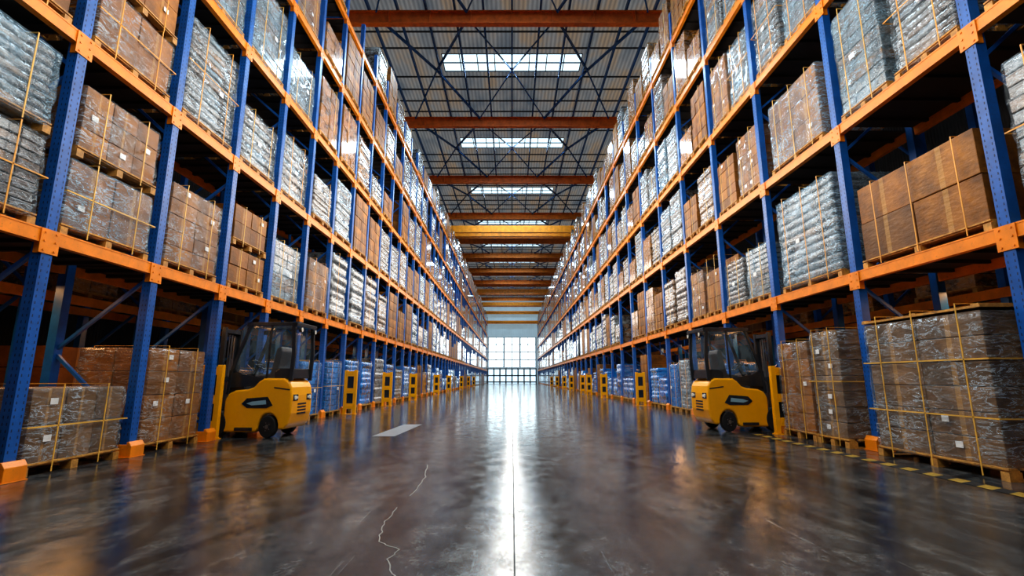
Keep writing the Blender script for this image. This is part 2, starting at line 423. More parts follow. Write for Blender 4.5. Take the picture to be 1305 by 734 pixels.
def conn_mesh():
    mb = MB(); zt = BH/2-.002
    mb.box(PD/2+.002, PD/2+.012, -PW/2-.05, PW/2+.05, -.21, zt)
    mb.box(-.03, PD/2+.012, -PW/2-.012, -PW/2-.002, -.21, zt); mb.box(-.03, PD/2+.012, PW/2+.002, PW/2+.012, -.21, zt)
    for yy in (-.07, .07):
        for zz in (-.17, -.06, .04): mb.tube((PD/2+.012, yy, zz), (PD/2+.022, yy, zz), .014, 6)
    return mb.mesh('beam_connector', M['orange'])
CONN = conn_mesh()
def deck_mesh(sp):
    mb = MB(); a = PW/2+.01; b = sp-PW/2-.01
    mb.box(-RD+.05, -.055, a, b, BH/2-.03, BH/2-.002)
    n = 4
    for k in range(n):
        y = a+(b-a)*(k+.5)/n; mb.box(-RD+.05, -.055, y-.03, y+.03, BH/2-.08, BH/2-.03)
    return mb.mesh('deck', M['dark'])
def foot_mesh():
    mb = MB()
    mb.box(-.12, .16, -.15, .15, 0, .012)
    mb.ext([(.08, .012), (.15, .012), (.15, .16), (.11, .22), (.08, .22)], -.13, .13)
    mb.box(-.06, .08, -.13, -.10, .012, .18); mb.box(-.06, .08, .10, .13, .012, .18)
    return mb.mesh('foot_guard', M['orange'], bevel=.006)
FOOT = foot_mesh()
def rack(side, X, nb, sp, y0, label):
    rt = thing('pallet_rack', label, 'rack', (X, y0, 0), 0)
    if side == 'right': rt.rotation_euler = (0, 0, PI)
    fy = (lambda v: v) if side == 'left' else (lambda v: -v)
    BM, DM = beam_mesh(sp), deck_mesh(sp)
    def yb(i): return fy(i*sp) if side == 'left' else fy((i+1)*sp)
    nnear = 16
    for i in range(nb+1):
        near = i*sp < 22
        ob('post', POST_N if near else POST_F, rt, (0, fy(i*sp), 0))
        if i < 26:
            ob('post', POST_F, rt, (-RD, fy(i*sp), 0)); ob('cross_brace', BRACE, rt, (0, fy(i*sp), 0))
        if i < 40: ob('foot_guard', FOOT, rt, (.0, fy(i*sp), 0))
    farb, farc, fard = MB(), MB(), MB()
    for z in LV:
        for i in range(nb):
            if i < nnear:
                ob('beam', BM, rt, (PD/2-.04, yb(i), z)); ob('deck', DM, rt, (0, yb(i), z))
        ya, yb2 = sorted((fy(nnear*sp), fy(nb*sp)))
        farb.box(PD/2-.075, PD/2, ya, yb2, z-BH/2, z+BH/2); fard.box(-RD+.05, -.055, ya, yb2, z+BH/2-.03, z+BH/2-.002)
        for i in range(nb+1):
            if i <= nnear: ob('beam_connector', CONN, rt, (0, fy(i*sp), z))
            else:
                yy = fy(i*sp); farc.box(PD/2, PD/2+.02, yy-PW/2-.05, yy+PW/2+.05, z-.21, z+BH/2-.002)
        ya, yb2 = sorted((0, fy(nb*sp)))
        b = MB(); b.box(-RD-.035, -RD+.035, ya+.1, yb2-.1, z-BH/2, z+BH/2-.005)
        ob('rear_beam', b.mesh('rear_beam', M['orange']), rt)
    for nm, m_, mt in (('beam', farb, M['orange']), ('beam_connector', farc, M['orange']), ('deck', fard, M['dark'])):
        o = ob(nm, m_.mesh(nm, mt), rt); o['kind'] = 'stuff'
    return rt
rack('left', XL, NB_L, SP_L, Y_L, 'tall left-hand pallet rack with blue posts and orange beams beside aisle')
rack('right', XR, NB_R, SP_R, Y_R, 'tall right-hand pallet rack with blue posts and orange beams beside aisle')
def rear_row(side, X, label):
    s = -1 if side == 'left' else 1
    rt = thing('pallet_rack', label, 'rack', (X, 3.0, 0), 0 if s < 0 else PI)
    f = 1 if s < 0 else -1
    for i in range(13):
        ob('post', POST_F, rt, (0, f*i*2.6, 0)); ob('post', POST_F, rt, (-RD, f*i*2.6, 0)); ob('cross_brace', BRACE, rt, (0, f*i*2.6, 0))
    for z in LV:
        for xx in (0, -RD):
            ya, yb = sorted((0, f*12*2.6)); b = MB(); b.box(xx+.03, xx+.08, ya, yb, z-BH/2-.2, z+BH/2-.2)
            ob('beam', b.mesh('beam', M['orange']), rt)
    return rt
rear_row('left', -8.3, 'blue and orange rack row in shadow behind left-hand rack')
rear_row('right', 8.5, 'blue and orange rack row in shadow behind right-hand rack')

# ---------------------------------------------------------------- pallet loads
def pallet_mesh(W, D):
    mb = MB(); h = .14
    for k in range(3):
        y = (-W/2+.05)+(W-.1)*k/2
        mb.box(-D/2, D/2, y-.05, y+.05, 0, .02)
        for j in range(3):
            x = (-D/2+.07)+(D-.14)*j/2; mb.box(x-.07, x+.07, y-.05, y+.05, .02, .10)
    for j in range(3):
        x = (-D/2+.07)+(D-.14)*j/2; mb.box(x-.05, x+.05, -W/2, W/2, .10, .12)
    n = 7
    for k in range(n):
        x = -D/2+.05+(D-.1)*k/(n-1); mb.box(x-.05, x+.05, -W/2, W/2, .12, h)
    return mb.mesh('pallet', M['wood'])
def perimeter(W, D, r, k):
    pts = []
    cs = [(D/2-r, W/2-r, 0), (-D/2+r, W/2-r, 90), (-D/2+r, -W/2+r, 180), (D/2-r, -W/2+r, 270)]
    arc = 3 if k > 3 else 1
    for ci in range(4):
        cx, cy, a0 = cs[ci]
        for j in range(arc+1):
            a = R(a0+90*j/arc); pts.append((cx+r*math.cos(a), cy+r*math.sin(a), math.cos(a), math.sin(a)))
        nx, ny, a1 = cs[(ci+1) % 4]
        a = R(a1); ex, ey = nx+r*math.cos(a), ny+r*math.sin(a); sx, sy = pts[-1][0], pts[-1][1]
        for j in range(1, k):
            t = j/k; pts.append((sx+(ex-sx)*t, sy+(ey-sy)*t, math.cos(a), math.sin(a)))
    return pts
def bulgy(mb, W, D, z0, z1, layers, seed, k=8, rows=4, amp=.02, nz=.015, lobes=0, nf=2.5, jit=.012):
    rg = random.Random(seed); P = perimeter(W-.04, D-.04, .05, k); n = len(P); rings = []
    hl = (z1-z0)/layers
    for l in range(layers):
        jx, jy = rg.uniform(-jit, jit), rg.uniform(-jit, jit)
        for q in range(rows+1):
            f = q/rows; off = amp*(math.sin(PI*f)**.5 if 0 < f < 1 else 0) - (.008 if f in (0, 1) else 0)
            z = z0+hl*(l+f*.985)
            ring = []
            for (x, y, nx, ny) in P:
                o = off+nz*noise.noise(Vector((x*nf+seed, y*nf, z*nf*1.3)))*2
                if lobes: o += .010*abs(math.sin((x*abs(ny)+y*abs(nx))*PI/lobes))-.008
                ring.append((x+nx*o+jx, y+ny*o+jy, z))
            rings.append(ring)
    vs = [p for r in rings for p in r]; fs = []
    for a in range(len(rings)-1):
        for i in range(n): fs.append((a*n+i, a*n+(i+1) % n, (a+1)*n+(i+1) % n, (a+1)*n+i))
    last = rings[-1]; b0 = len(vs)
    vs += [(x*.85, y*.85, z+.012+.01*noise.noise(Vector((x*5, y*5, seed)))) for (x, y, z) in last]
    t0 = (len(rings)-1)*n
    for i in range(n): fs.append((t0+i, t0+(i+1) % n, b0+(i+1) % n, b0+i))
    fs.append(tuple(range(b0, b0+n))); fs.append(tuple(range(n-1, -1, -1)))
    mb.add(vs, fs)
_c = {}
def cached(key, fn):
    if key not in _c: _c[key] = fn()
    return _c[key]
def carton_mesh(d, w, h, mat='card'):
    def f():
        mb = MB(); mb.box(-d/2+.005, d/2-.005, -w/2+.005, w/2-.005, 0, h-.008)
        return mb.mesh('carton', M[mat], bevel=.008)
    return cached(('c', round(d, 3), round(w, 3), round(h, 3), mat), f)
def tray_mesh(W, D, h, n, nd, seed, mat):     # one layer of small packs side by side
    rg = random.Random(seed); mb = MB(); cw = W/n; cd = D/nd
    for i in range(n):
        for j in range(nd):
            if 0 < j < nd-1 and 0 < i < n-1: continue
            a, b = rg.uniform(-.008, .008), rg.uniform(-.004, .004)
            mb.box(-D/2+cd*j+.005+a, -D/2+cd*(j+1)-.005+a, -W/2+cw*i+.006+b, -W/2+cw*(i+1)-.006+b, 0, h-.010-rg.uniform(0, .008))
    return mb.mesh('packed_layer', mat, bevel=.010)
def strap_mesh(W, D, H, kind, pos, mat):
    mb = MB(); e = .012; t = .006; w = .016
    if kind == 'v':
        for x in (-D/2-e, D/2+e): mb.box(x-t/2, x+t/2, pos-w/2, pos+w/2, .02, H+.012)
        mb.box(-D/2-e, D/2+e, pos-w/2, pos+w/2, H+.008, H+.014)
    else:
        for x in (-D/2-e, D/2+e): mb.box(x-t/2, x+t/2, -W/2-e, W/2+e, pos-w/2, pos+w/2)
        for y in (-W/2-e, W/2+e): mb.box(-D/2-e, D/2+e, y-t/2, y+t/2, pos-w/2, pos+w/2)
    return mb.mesh('strap', mat)
def lab_mesh(x, y, z, w=.1, h=.075):
    mb = MB()
    mb.box(x-.0015, x+.0015, y-w/2, y+w/2, z-h/2, z+h/2)
    return mb.mesh('shipping_label', M['label'])

def recipe(kind, W, D, H, seed, lod, nz=None, ny=2, straps=True, fcol='film', cm='card', cap=0):
    rg = random.Random(seed); out = [('pallet', cached(('p', W, D), lambda: pallet_mesh(W, D)), (0,0,0))]
    z0 = .142; Wi, Di = W-.06, D-.05
    if kind in ('carton', 'cartonwrap'):
        nz = nz or max(2, round((H-z0)/rg.choice((.26, .32, .38)))); h = (H-z0)/nz; cw = Wi/ny
        if lod == 2:
            mb = MB()
            for k in range(nz):
                for j in range(ny):
                    mb.box(-Di/2, Di/2, -Wi/2+cw*j+.008, -Wi/2+cw*(j+1)-.008, z0+h*k+.004, z0+h*(k+1)-.008)
            out.append(('carton_stack', mb.mesh('carton_stack', M['card'] if kind == 'carton' else M['wrapc']), (0,0,0)))
        else:
            nx = 2 if lod == 0 else 1; cd = Di/nx
            cmesh = carton_mesh(cd, cw, h, 'wrapc' if (lod == 1 and kind == 'cartonwrap') else cm)
            for k in range(nz):
                for j in range(ny):
                    for i in range(nx):
                        if k == nz-1 and nz > 3 and ny > 1 and lod == 0 and rg.random() < .12 and kind == 'carton': continue
                        jj = .008 if lod == 0 else .012
                        out.append(('carton', cmesh, (-Di/2+cd*(i+.5)+rg.uniform(-jj, jj), -Wi/2+cw*(j+.5)+rg.uniform(-jj*.4, jj*.4), z0+h*k)))
            if lod == 0:
                for k in range(nz):
                    for j in range(ny):
                        if rg.random() < .35:
                            out.append(('shipping_label', lab_mesh(Di/2+.014, -Wi/2+cw*(j+.5+rg.uniform(-.25, .25)), z0+h*(k+.62)), (0,0,0)))
        if cap:
            mb = MB(); mb.box(-D/2, D/2, -W/2, W/2, H+.022, H+.05)
            for k in range(3): yy = (-W/2+.06)+(W-.12)*k/2; mb.box(-D/2, D/2, yy-.05, yy+.05, H+.05, H+.068)
            out.append(('top_board', mb.mesh('top_board', M['wood']), (0,0,0)))
        if kind == 'cartonwrap' and lod == 0:
            mb = MB()
            bulgy(mb, W+.03, D+.03, .10, H+.01, 1, seed, 14, 18, .004, .014, 0, 3.5)
            out.append(('stretch_wrap', mb.mesh('stretch_wrap', M[fcol], smooth=True), (0,0,0)))
    else:
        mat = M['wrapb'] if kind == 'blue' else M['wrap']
        lh = rg.choice((.12, .16, .20)) if lod == 0 else rg.choice((.15, .2, .27))
        am = rg.choice((.003, .006, .010)); lb = rg.choice((.09, .14, .25))
        nz = nz or max(3, round((H-z0)/lh)); h = (H-z0)/nz
        if lod == 0:
            var = []; nn = max(2, round(Wi/rg.choice((.20, .28, .36))))
            for v in range(3):
                if seed % 3: var.append(tray_mesh(Wi, Di, h, nn, 3, seed*3+v, mat))
                else:
                    mb = MB(); bulgy(mb, Wi, Di, 0, h, 1, seed*3+v, 24, 4, am, .009, lb, 3.5)
                    var.append(mb.mesh('packed_layer', mat, smooth=True))
            for k in range(nz): out.append(('packed_layer', var[rg.randrange(3)], (rg.uniform(-.006, .006), rg.uniform(-.01, .01), z0+h*k)))
            mb = MB(); bulgy(mb, W+.03, D+.03, .08, H+.02, 1, seed+50, 14, 18, .004, .015, 0, 4)
            out.append(('stretch_wrap', mb.mesh('stretch_wrap', M['filmb' if kind == 'blue' else ('film', 'filmc')[seed % 2]], smooth=True), (0,0,0)))
            out.append(('shipping_label', lab_mesh(D/2+.035, rg.uniform(-.2, .2)*W, z0+(H-z0)*.45, .12, .09), (0,0,0)))
        else:
            mb = MB()
            if lod == 1: bulgy(mb, Wi, Di, z0, H, nz, seed, 10, 3, am+.004, .008, lb, 3)
            else: bulgy(mb, Wi, Di, z0, H, max(3, nz//2), seed, 2, 2, .018, .015, 0, 3)
            out.append(('wrapped_goods', mb.mesh('wrapped_goods', mat, smooth=(lod == 1)), (0,0,0)))
    if straps and lod < 2:
        sm = M['strap'] if rg.random() < .5 else M['strapw']
        e = .03 if kind != 'carton' else 0
        if lod == 0:
            He = H+(.06 if cap else 0)
            for p in ((-.25, .25) if W < 1.7 else (-.33, 0, .33)): out.append(('strap', strap_mesh(W+e, D+e, He+e, 'v', (p+rg.uniform(-.03, .03))*W, sm), (0,0,0)))
            if cap:
                for zz in (.35, .7): out.append(('strap', strap_mesh(W+e, D+e, H+e, 'h', H*zz, sm), (0,0,0)))
            elif rg.random() < .35: out.append(('strap', strap_mesh(W+e, D+e, H+e, 'h', H*.55, sm), (0,0,0)))
        elif rg.random() < .5:
            out.append(('strap', strap_mesh(W+e, D+e, H+e, 'v', rg.choice((-.22, .2))*W, sm), (0,0,0)))
    return out
def place(rec, kind, x, y, z, rz, label, group, sy=1.0, sz=1.0):
    nm = {'carton': 'carton_pallet_load', 'cartonwrap': 'carton_pallet_load', 'silver': 'wrapped_pallet_load', 'blue': 'wrapped_pallet_load'}[kind]
    t = thing(nm, label, 'pallet load', (x, y, z), rz, group); t.scale = (1, sy, sz)
    for (n, me, loc) in rec: ob(n, me, t, loc)
    return t
ORD = ['nearest', 'second', 'third', 'fourth', 'fifth', 'sixth', 'seventh', 'eighth', 'ninth', 'tenth', 'eleventh', 'twelfth', 'thirteenth', 'fourteenth']
LN = ['at floor level', 'on lowest shelf', 'on second shelf', 'on third shelf', 'on fourth shelf', 'on top shelf']
LOOK = {'carton': 'brown strapped carton load', 'cartonwrap': 'film-wrapped brown carton load', 'silver': 'silver wrapped pallet load', 'blue': 'blue wrapped pallet load'}
def lz(l): return 0 if l == 0 else LV[l-1]+BH/2
def centerX(side): return (XL-.55) if side == 'left' else (XR+.55)
CU = {
 ('left',0,0): [('carton', .875, 1.35, 1.1, {})],
 ('left',0,1): [('cartonwrap', .875, 1.40, 1.0, dict(nz=2, ny=3, cm='cardd'))],
 ('left',0,2): [('cartonwrap', .875, 1.38, 1.58, dict(nz=4, fcol='filmh'))],
 ('left',0,3): [],
 ('left',0,4): [('blue', .875, 1.35, 1.3, {})], ('left',0,5): [('blue', .875, 1.35, 1.55, {})], ('left',0,6): [('blue', .875, 1.36, 1.6, {})],
 ('left',0,7): [('blue', .875, 1.36, 1.7, {})],
 ('left',0,8): [('blue', .875, 1.36, 1.6, {})], ('left',0,10): [('blue', .875, 1.36, 1.7, {})],
 ('left',1,0): [('silver', .875, 1.42, 1.08, {}), ('silver', .875, 1.38, 1.05, dict(up=1))],
 ('left',1,1): [('cartonwrap', .875, 1.45, 1.0, dict(nz=2, fcol='filmc')), ('cartonwrap', .875, 1.38, 1.0, dict(up=1, nz=3, ny=3))],
 ('left',1,2): [('cartonwrap', .875, 1.38, 1.45, dict(nz=5))],
 ('left',1,3): [('carton', .875, 1.36, .85, dict(nz=2)), ('carton', .875, 1.3, .85, dict(up=1, nz=2))],
 ('left',1,4): [('silver', .875, 1.42, 1.5, {})], ('left',1,5): [('cartonwrap', .875, 1.4, 1.5, {})],
 ('left',2,0): [('carton', .875, 1.4, 1.9, {})],
 ('left',2,1): [('cartonwrap', .875, 1.42, 1.0, dict(nz=2)), ('carton', .875, 1.4, 1.0, dict(up=1, nz=2))],
 ('left',2,2): [('silver', .875, 1.45, 1.9, {})], ('left',2,3): [('silver', .875, 1.42, 1.3, {})], ('left',2,4): [('silver', .875, 1.42, 1.6, {})],
 ('left',3,1): [('silver', .875, 1.42, 1.9, {})], ('left',3,2): [('silver', .875, 1.42, 1.8, {})], ('left',3,3): [('silver', .875, 1.42, 1.9, {})],
 ('left',3,4): [('silver', .875, 1.42, 1.45, {})],
 ('right',0,0): [],
 ('right',0,1): [('cartonwrap', 1.13, 1.92, 1.90, dict(nz=6, ny=2, dx=-.33, cm='cardd', cap=1))],
 ('right',0,2): [('cartonwrap', .60, .82, 1.92, dict(nz=7, ny=1, dx=-.33, cm='cardd')), ('cartonwrap', 1.62, 1.06, 1.80, dict(nz=5, ny=2, dx=-.3))],
 ('right',0,3): [],
 ('right',0,4): [('blue', .74, 1.0, 1.5, {}), ('cartonwrap', 1.80, .98, 1.6, {})], ('right',0,5): [('silver', .74, 1.0, 1.7, {}), ('blue', 1.80, .98, 1.6, {})],
 ('right',1,0): [('silver', 1.26, 2.1, 1.9, {})],
 ('right',1,1): [('carton', 1.26, 2.15, 1.35, dict(nz=2, ny=2))],
 ('right',1,2): [('silver', 1.26, 1.85, 1.95, {})],
 ('right',1,3): [('silver', .68, 1.05, 1.3, {}), ('silver', 1.86, 1.05, 1.25, {})],
 ('right',1,4): [('carton', .68, 1.05, 1.7, {}), ('cartonwrap', 1.86, 1.05, 1.5, {})],
 ('right',2,0): [('silver', 1.26, 2.1, 1.9, {})],
 ('right',2,1): [('silver', .67, 1.04, 1.85, {}), ('silver', 1.86, 1.04, 2.0, {})],
 ('right',2,2): [('cartonwrap', 1.26, 1.75, 1.6, dict(ny=2, nz=3, fcol='filmc'))],
 ('right',2,3): [('cartonwrap', .68, 1.05, 1.6, {}), ('carton', 1.86, 1.05, 1.45, {})],
 ('right',3,1): [('silver', 1.26, 2.0, 1.9, {})],
 ('right',3,2): [('silver', .67, 1.04, 1.5, {}), ('silver', 1.86, 1.04, 2.0, {})],
}
TW = {}
for lod in (1, 2):
    for kind in ('carton', 'cartonwrap', 'silver', 'blue'):
        nv = 8 if kind != 'blue' else 4
        TW[(kind, lod)] = [(h, recipe(kind, 1.42, 1.15, h, 100+i*7+lod, lod, ny=(2, 3, 2)[i % 3])) for i, h in enumerate((1.1, 1.5, 1.7, 1.85, 2.0, 2.1, 1.3, 1.9)[:nv])]
counts = {}
farm = MB(); farc = MB()
seed = 0
for side, nb, sp, y0 in (('left', NB_L, SP_L, Y_L), ('right', NB_R, SP_R, Y_R)):
    X = centerX(side); rz = 0 if side == 'left' else PI; fwd = .085 if side == 'left' else -.085
    for b in range(nb):
        for l in range(6):
            ys = y0+b*sp; items = CU.get((side, l, b))
            if items is None:
                items = []
                spots = [(.875, 1.0)] if side == 'left' else ([(.67, .76), (1.85, .76)] if l else [(.74, .71), (1.79, .71)])
                for (oy, sy) in spots:
                    if rnd.random() < (.035 if b > 5 else .0): continue
                    pc = {0: .5, 1: .5, 2: .46, 3: .42, 4: .42, 5: .42}[l]
                    q = rnd.random()
                    k = 'carton' if q < pc*.55 else 'cartonwrap' if q < pc else 'silver'
                    if l == 0 and rnd.random() < .45: k = 'blue'
                    elif l == 1 and rnd.random() < .04: k = 'blue'
                    items.append((k, oy, None, None, dict(sy=sy)))
            n = len(items); baseH = 0
            for j, (k, oy, W, H, op) in enumerate(items):
                yc = ys+oy; z = lz(l)+.001; seed += 1
                if ys > 56:
                    h = rnd.uniform(1.5, 2.15); w = 1.46 if side == 'left' else 1.10
                    m_ = farc if k in ('carton', 'cartonwrap') else farm
                    nl = 3; XX = X+fwd
                    for q in range(nl):
                        e = rnd.uniform(0, .03); m_.box(XX-.55+e, XX+.55-e, yc-w/2+e, yc+w/2-e, z+.14+(h-.14)*q/nl, z+.12+(h-.14)*(q+1)/nl)
                    farc.box(XX-.55, XX+.55, yc-w/2, yc+w/2, z, z+.12); continue
                if b < 14:
                    who = LOOK[k]
                    bay = ('%s bay from camera' % ORD[b]) if b else 'nearest bay'
                    pos = ''
                    if n == 2:
                        if any('up' in i[4] for i in items): pos = 'upper ' if op.get('up') else 'lower '
                        else: pos = 'nearer ' if j == 0 else 'farther '
                    label = '%s%s %s of %s rack, %s' % (pos, who, LN[l], side, bay)
                    grp = 'pallet loads %s of %s rack' % (LN[l], side)
                else:
                    label = 'small distant %s %s of %s rack' % (LOOK[k], LN[l], side)
                    grp = 'distant %ss %s of %s rack' % (LOOK[k], LN[l], side)
                if H is None and yc < 13:
                    H = rnd.choice((1.5, 1.7, 1.85, 2.0)); W = 1.4 if side == 'left' else (1.05 if l else 1.0)
                if H is not None and yc < 17.5:
                    rec = recipe(k, W, 1.15, H, seed, 0, **{a: v for a, v in op.items() if a in ('nz', 'ny', 'fcol', 'cm', 'cap')})
                    zz = z+(baseH if op.get('up') else 0)
                    place(rec, k, X+op.get('dx', fwd if b > 4 else 0), yc, zz, rz, label, grp)
                    baseH = H+.045
                else:
                    lod = 1 if yc < 34 else 2
                    h, rec = rnd.choice(TW[(k, lod)])
                    sy = op.get('sy', .72 if side == 'right' else 1)
                    if side == 'left': sy = rnd.uniform(.96, 1.035) if l else .96
                    place(rec, k, X+fwd*rnd.uniform(.7, 1), yc, z, rz, label, grp, sy)
                kk = 'c' if k.startswith('carton') else 'w'; counts[kk] = counts.get(kk, 0)+1
print('LOADS', counts)
for nm, m_, mt, lb in (('wrapped_pallet_load', farm, M['wrapfar'], 'mass of tiny wrapped pallet loads at far end of both racks'),
                       ('carton_pallet_load', farc, M['cardfar'], 'mass of tiny carton pallet loads at far end of both racks')):
    o = thing(nm, lb, 'pallet load', me=m_.mesh(nm, mt)); o['kind'] = 'stuff'
for side, X in (('left', -8.95), ('right', 9.15)):
    for i in range(9):
        for l in (0, 1):
            if rnd.random() < .15: continue
            k = rnd.choice(('carton', 'carton', 'cartonwrap', 'cartonwrap'))
            h, rec = TW[(k, 2)][rnd.randrange(3)]
            place(rec, k, X, 3.0+2.6*i+1.3, 0 if l == 0 else LV[0]+BH/2-.2+.001, 0,
                  'dim %s %s of rear row behind %s rack' % (LOOK[k], ('at floor level', 'on lowest shelf')[l], side), 'dim %ss %s behind %s rack' % (LOOK[k], ('at floor level', 'on lowest shelf')[l], side))

# ---------------------------------------------------------------- rack guards
def guard_recipe():
    a = MB(); a.box(-.22, .22, -.09, .09, 0, .015)
    for sx in (-.19, .19):
        for sy in (-.06, .06): a.tube((sx, sy, .015), (sx, sy, .035), .014, 6)
    base = a.mesh('base_plate', M['yellow'])
    p = MB(); p.box(-.05, .05, -.05, .05, .015, 1.36); post = p.mesh('guard_post', M['yellow'], bevel=.01)
    r = MB(); r.box(-.10, .10, -.055, .055, -.08, .08); r.box(-.09, .09, -.06, -.055, -.02, .02)
    rail = r.mesh('guard_rail', M['yellow'], bevel=.008)
    q = MB(); q.box(-.10, .10, -.012, .012, .33, 1.17); panel = q.mesh('inner_panel', M['black'])
    return [('base_plate', base, (0,0,0)), ('guard_post', post, (-.15, 0, 0)), ('guard_post', post, (.15, 0, 0)),
            ('guard_rail', rail, (0, 0, 1.25)), ('guard_rail', rail, (0, 0, .72)), ('guard_rail', rail, (0, 0, .25)), ('inner_panel', panel, (0, 0, 0))]
GR = guard_recipe()
def guard(x, y, side, i):
    nm = ['right beside the forklift', 'second from the camera', 'third from the camera', 'fourth from the camera']
    lab = 'yellow steel rack guard in front of %s rack, %s' % (side, nm[i]) if i < 4 else 'small distant yellow rack guard along foot of %s rack' % side
    t = thing('rack_guard', lab, 'guard', (x, y, 0), 0, 'yellow guards along %s rack' % side)
    for n, me, loc in GR: ob(n, me, t, loc)
for i, y in enumerate([9.33, 15.7, 20.3, 25.6, 33.5, 40, 50, 58, 66]): guard(-5.66 if i == 0 else -5.12, y, 'left', i)
for i, y in enumerate([10.12, 20.4, 28.5, 34, 37, 44, 50, 58, 66]): guard(5.50 if i == 0 else 5.3, y, 'right', i)

# ---------------------------------------------------------------- forklifts
def forklift(x, y, rz, label):
    t = thing('forklift', label, 'forklift', (x, y, 0), rz, 'yellow forklifts')
    hw = .5
    arch = [(.55+.25*math.cos(R(a)), .2+.25*math.sin(R(a))) for a in range(190, -11, -20)]
    prof = [(.16, .15), (.06, .24), (.0, .45), (0, .78), (.03, .94), (.10, 1.05), (.24, 1.11), (.74, 1.11), (.86, 1.05), (.98, .94), (1.14, .90),
            (1.44, .88), (1.60, .82), (1.68, .70), (1.68, .10), (.86, .10)]+[(p[0], max(p[1], .15)) for p in arch[::-1]]
    mb = MB(); mb.ext(prof, -hw, hw)
    body = ob('body', mb.mesh('body', M['yellow'], bevel=.06, seg=4), t)
    mb = MB()
    for k in range(4): mb.box(-.006, .02, -.2, .2, .42+k*.06, .45+k*.06)
    ob('vent', mb.mesh('vent', M['black']), body)
    for sy in (-1, 1):
        pr = [(.46, .60), (.60, .55), (1.10, .55), (1.24, .63), (1.12, .73), (.60, .76)]
        mb = MB(); mb.ext(pr, min(sy*hw, sy*(hw+.008)), max(sy*hw, sy*(hw+.008)))
        pn = ob('side_panel', mb.mesh('side_panel', M['panelblue']), body)
        mb = MB(); mb.ext([(.62, .62), (.98, .60), (1.12, .635), (.98, .67), (.64, .70)], sy*(hw+.009)-.002, sy*(hw+.009)+.002)
        ob('lens', mb.mesh('lens', M['txt']), pn)
        mb = MB(); mb.ext([(.06, .88), (.46, .92), (.46, .945), (.06, .905)], sy*hw-.004, sy*hw+.004); ob('trim_strip', mb.mesh('trim_strip', M['black']), body)
        mb = MB(); mb.box(-.008, .02, sy*.32-.11, sy*.32+.11, .68, .80); h = ob('lamp_panel', mb.mesh('lamp_panel', M['panelblue'], bevel=.006), body)
        mb = MB(); mb.tube((-.008, sy*.35, .74), (-.03, sy*.35, .74), .04, 16); mb.tube((-.008, sy*.26, .74), (-.025, sy*.26, .74), .025, 12); ob('lamp', mb.mesh('lamp', M['lamp']), h)
    mb = MB(); mb.box(.92, 1.35, -hw-.04, hw+.04, .13, .19)
    ob('step', mb.mesh('step', M['black'], bevel=.008), t)
    def wheel(wx, wy, r, w):
        mb = MB(); mb.tube((wx, wy-w/2, r), (wx, wy+w/2, r), r, 28); o = ob('wheel', mb.mesh('wheel', M['rubber'], bevel=.02), t)
        mb = MB(); mb.tube((wx, wy-w/2-.008, r), (wx, wy+w/2+.008, r), r*.5, 18); ob('hub', mb.mesh('hub', M['black']), o)
        mb = MB(); mb.tube((wx, wy-w/2-.02, r), (wx, wy+w/2+.02, r), r*.2, 10)
        for a in range(5):
            c = (wx+r*.36*math.cos(a*PI*.4), r+r*.36*math.sin(a*PI*.4)); mb.tube((c[0], wy-w/2-.014, c[1]), (c[0], wy+w/2+.014, c[1]), .013, 6)
        ob('hub_nuts', mb.mesh('hub_nuts', M['steel']), o)
    for sy in (-1, 1):
        wheel(.55, sy*.44, .205, .16); wheel(1.84, sy*.42, .25, .18)
    mb = MB(); mb.ext([(1.24, .86), (1.62, .80), (1.62, 1.16), (1.50, 1.26), (1.34, 1.20)], -.44, .44)
    ob('dashboard', mb.mesh('dashboard', M['black'], bevel=.015), t)
    mb = MB(); mb.ext([(.56, 1.10), (1.02, 1.04), (1.08, 1.12), (1.02, 1.18), (.74, 1.20), (.62, 1.70), (.52, 1.74), (.48, 1.64)], -.26, .26)
    ob('seat', mb.mesh('seat', M['seat'], bevel=.03), t)
    mb = MB(); mb.ext([(.06, 1.10), (.52, 1.10), (.52, 1.24), (.40, 1.30), (.08, 1.30)], -.43, .43); ob('hood', mb.mesh('hood', M['black'], bevel=.02), t)
    mb = MB(); n = 20; c = Vector((1.2, 0, 1.38)); ax = Vector((.5, 0, -.85)).normalized(); u = Vector((0, 1, 0)); v = ax.cross(u)
    for i in range(n):
        a, b = 2*PI*i/n, 2*PI*(i+1)/n
        mb.tube(c+(u*math.cos(a)+v*math.sin(a))*.17, c+(u*math.cos(b)+v*math.sin(b))*.17, .014, 6)
    for a in (0, 2.1, 4.2): mb.tube(c, c+(u*math.cos(a)+v*math.sin(a))*.17, .01, 6)
    mb.tube(c, c+ax*.32, .025, 8)
    ob('steering_wheel', mb.mesh('steering_wheel', M['black']), t)
    for k in range(3):
        mb = MB(); mb.tube((1.34, -.36+k*.06, 1.17), (1.28, -.36+k*.06, 1.38), .008, 6); mb.tube((1.28, -.36+k*.06, 1.37), (1.275, -.36+k*.06, 1.41), .018, 8)
        ob('lever', mb.mesh('lever', M['black']), t)
    for sy in (-1, 1):
        mb = MB(); mb.bar((.08, sy*.46, 1.06), (.05, sy*.46, 1.6), .06, .09); mb.bar((.05, sy*.46, 1.58), (.10, sy*.46, 2.16), .06, .09)
        ob('rear_pillar', mb.mesh('rear_pillar', M['black'], bevel=.01), t)
        mb = MB(); mb.bar((1.64, sy*.46, .80), (1.60, sy*.46, 1.26), .06, .075); mb.bar((1.605, sy*.46, 1.22), (1.20, sy*.46, 2.16), .06, .075)
        ob('front_pillar', mb.mesh('front_pillar', M['black'], bevel=.01), t)
        mb = MB(); mb.bar((.70, sy*.46, 1.08), (.66, sy*.46, 2.16), .035, .035); ob('door_post', mb.mesh('door_post', M['black']), t)
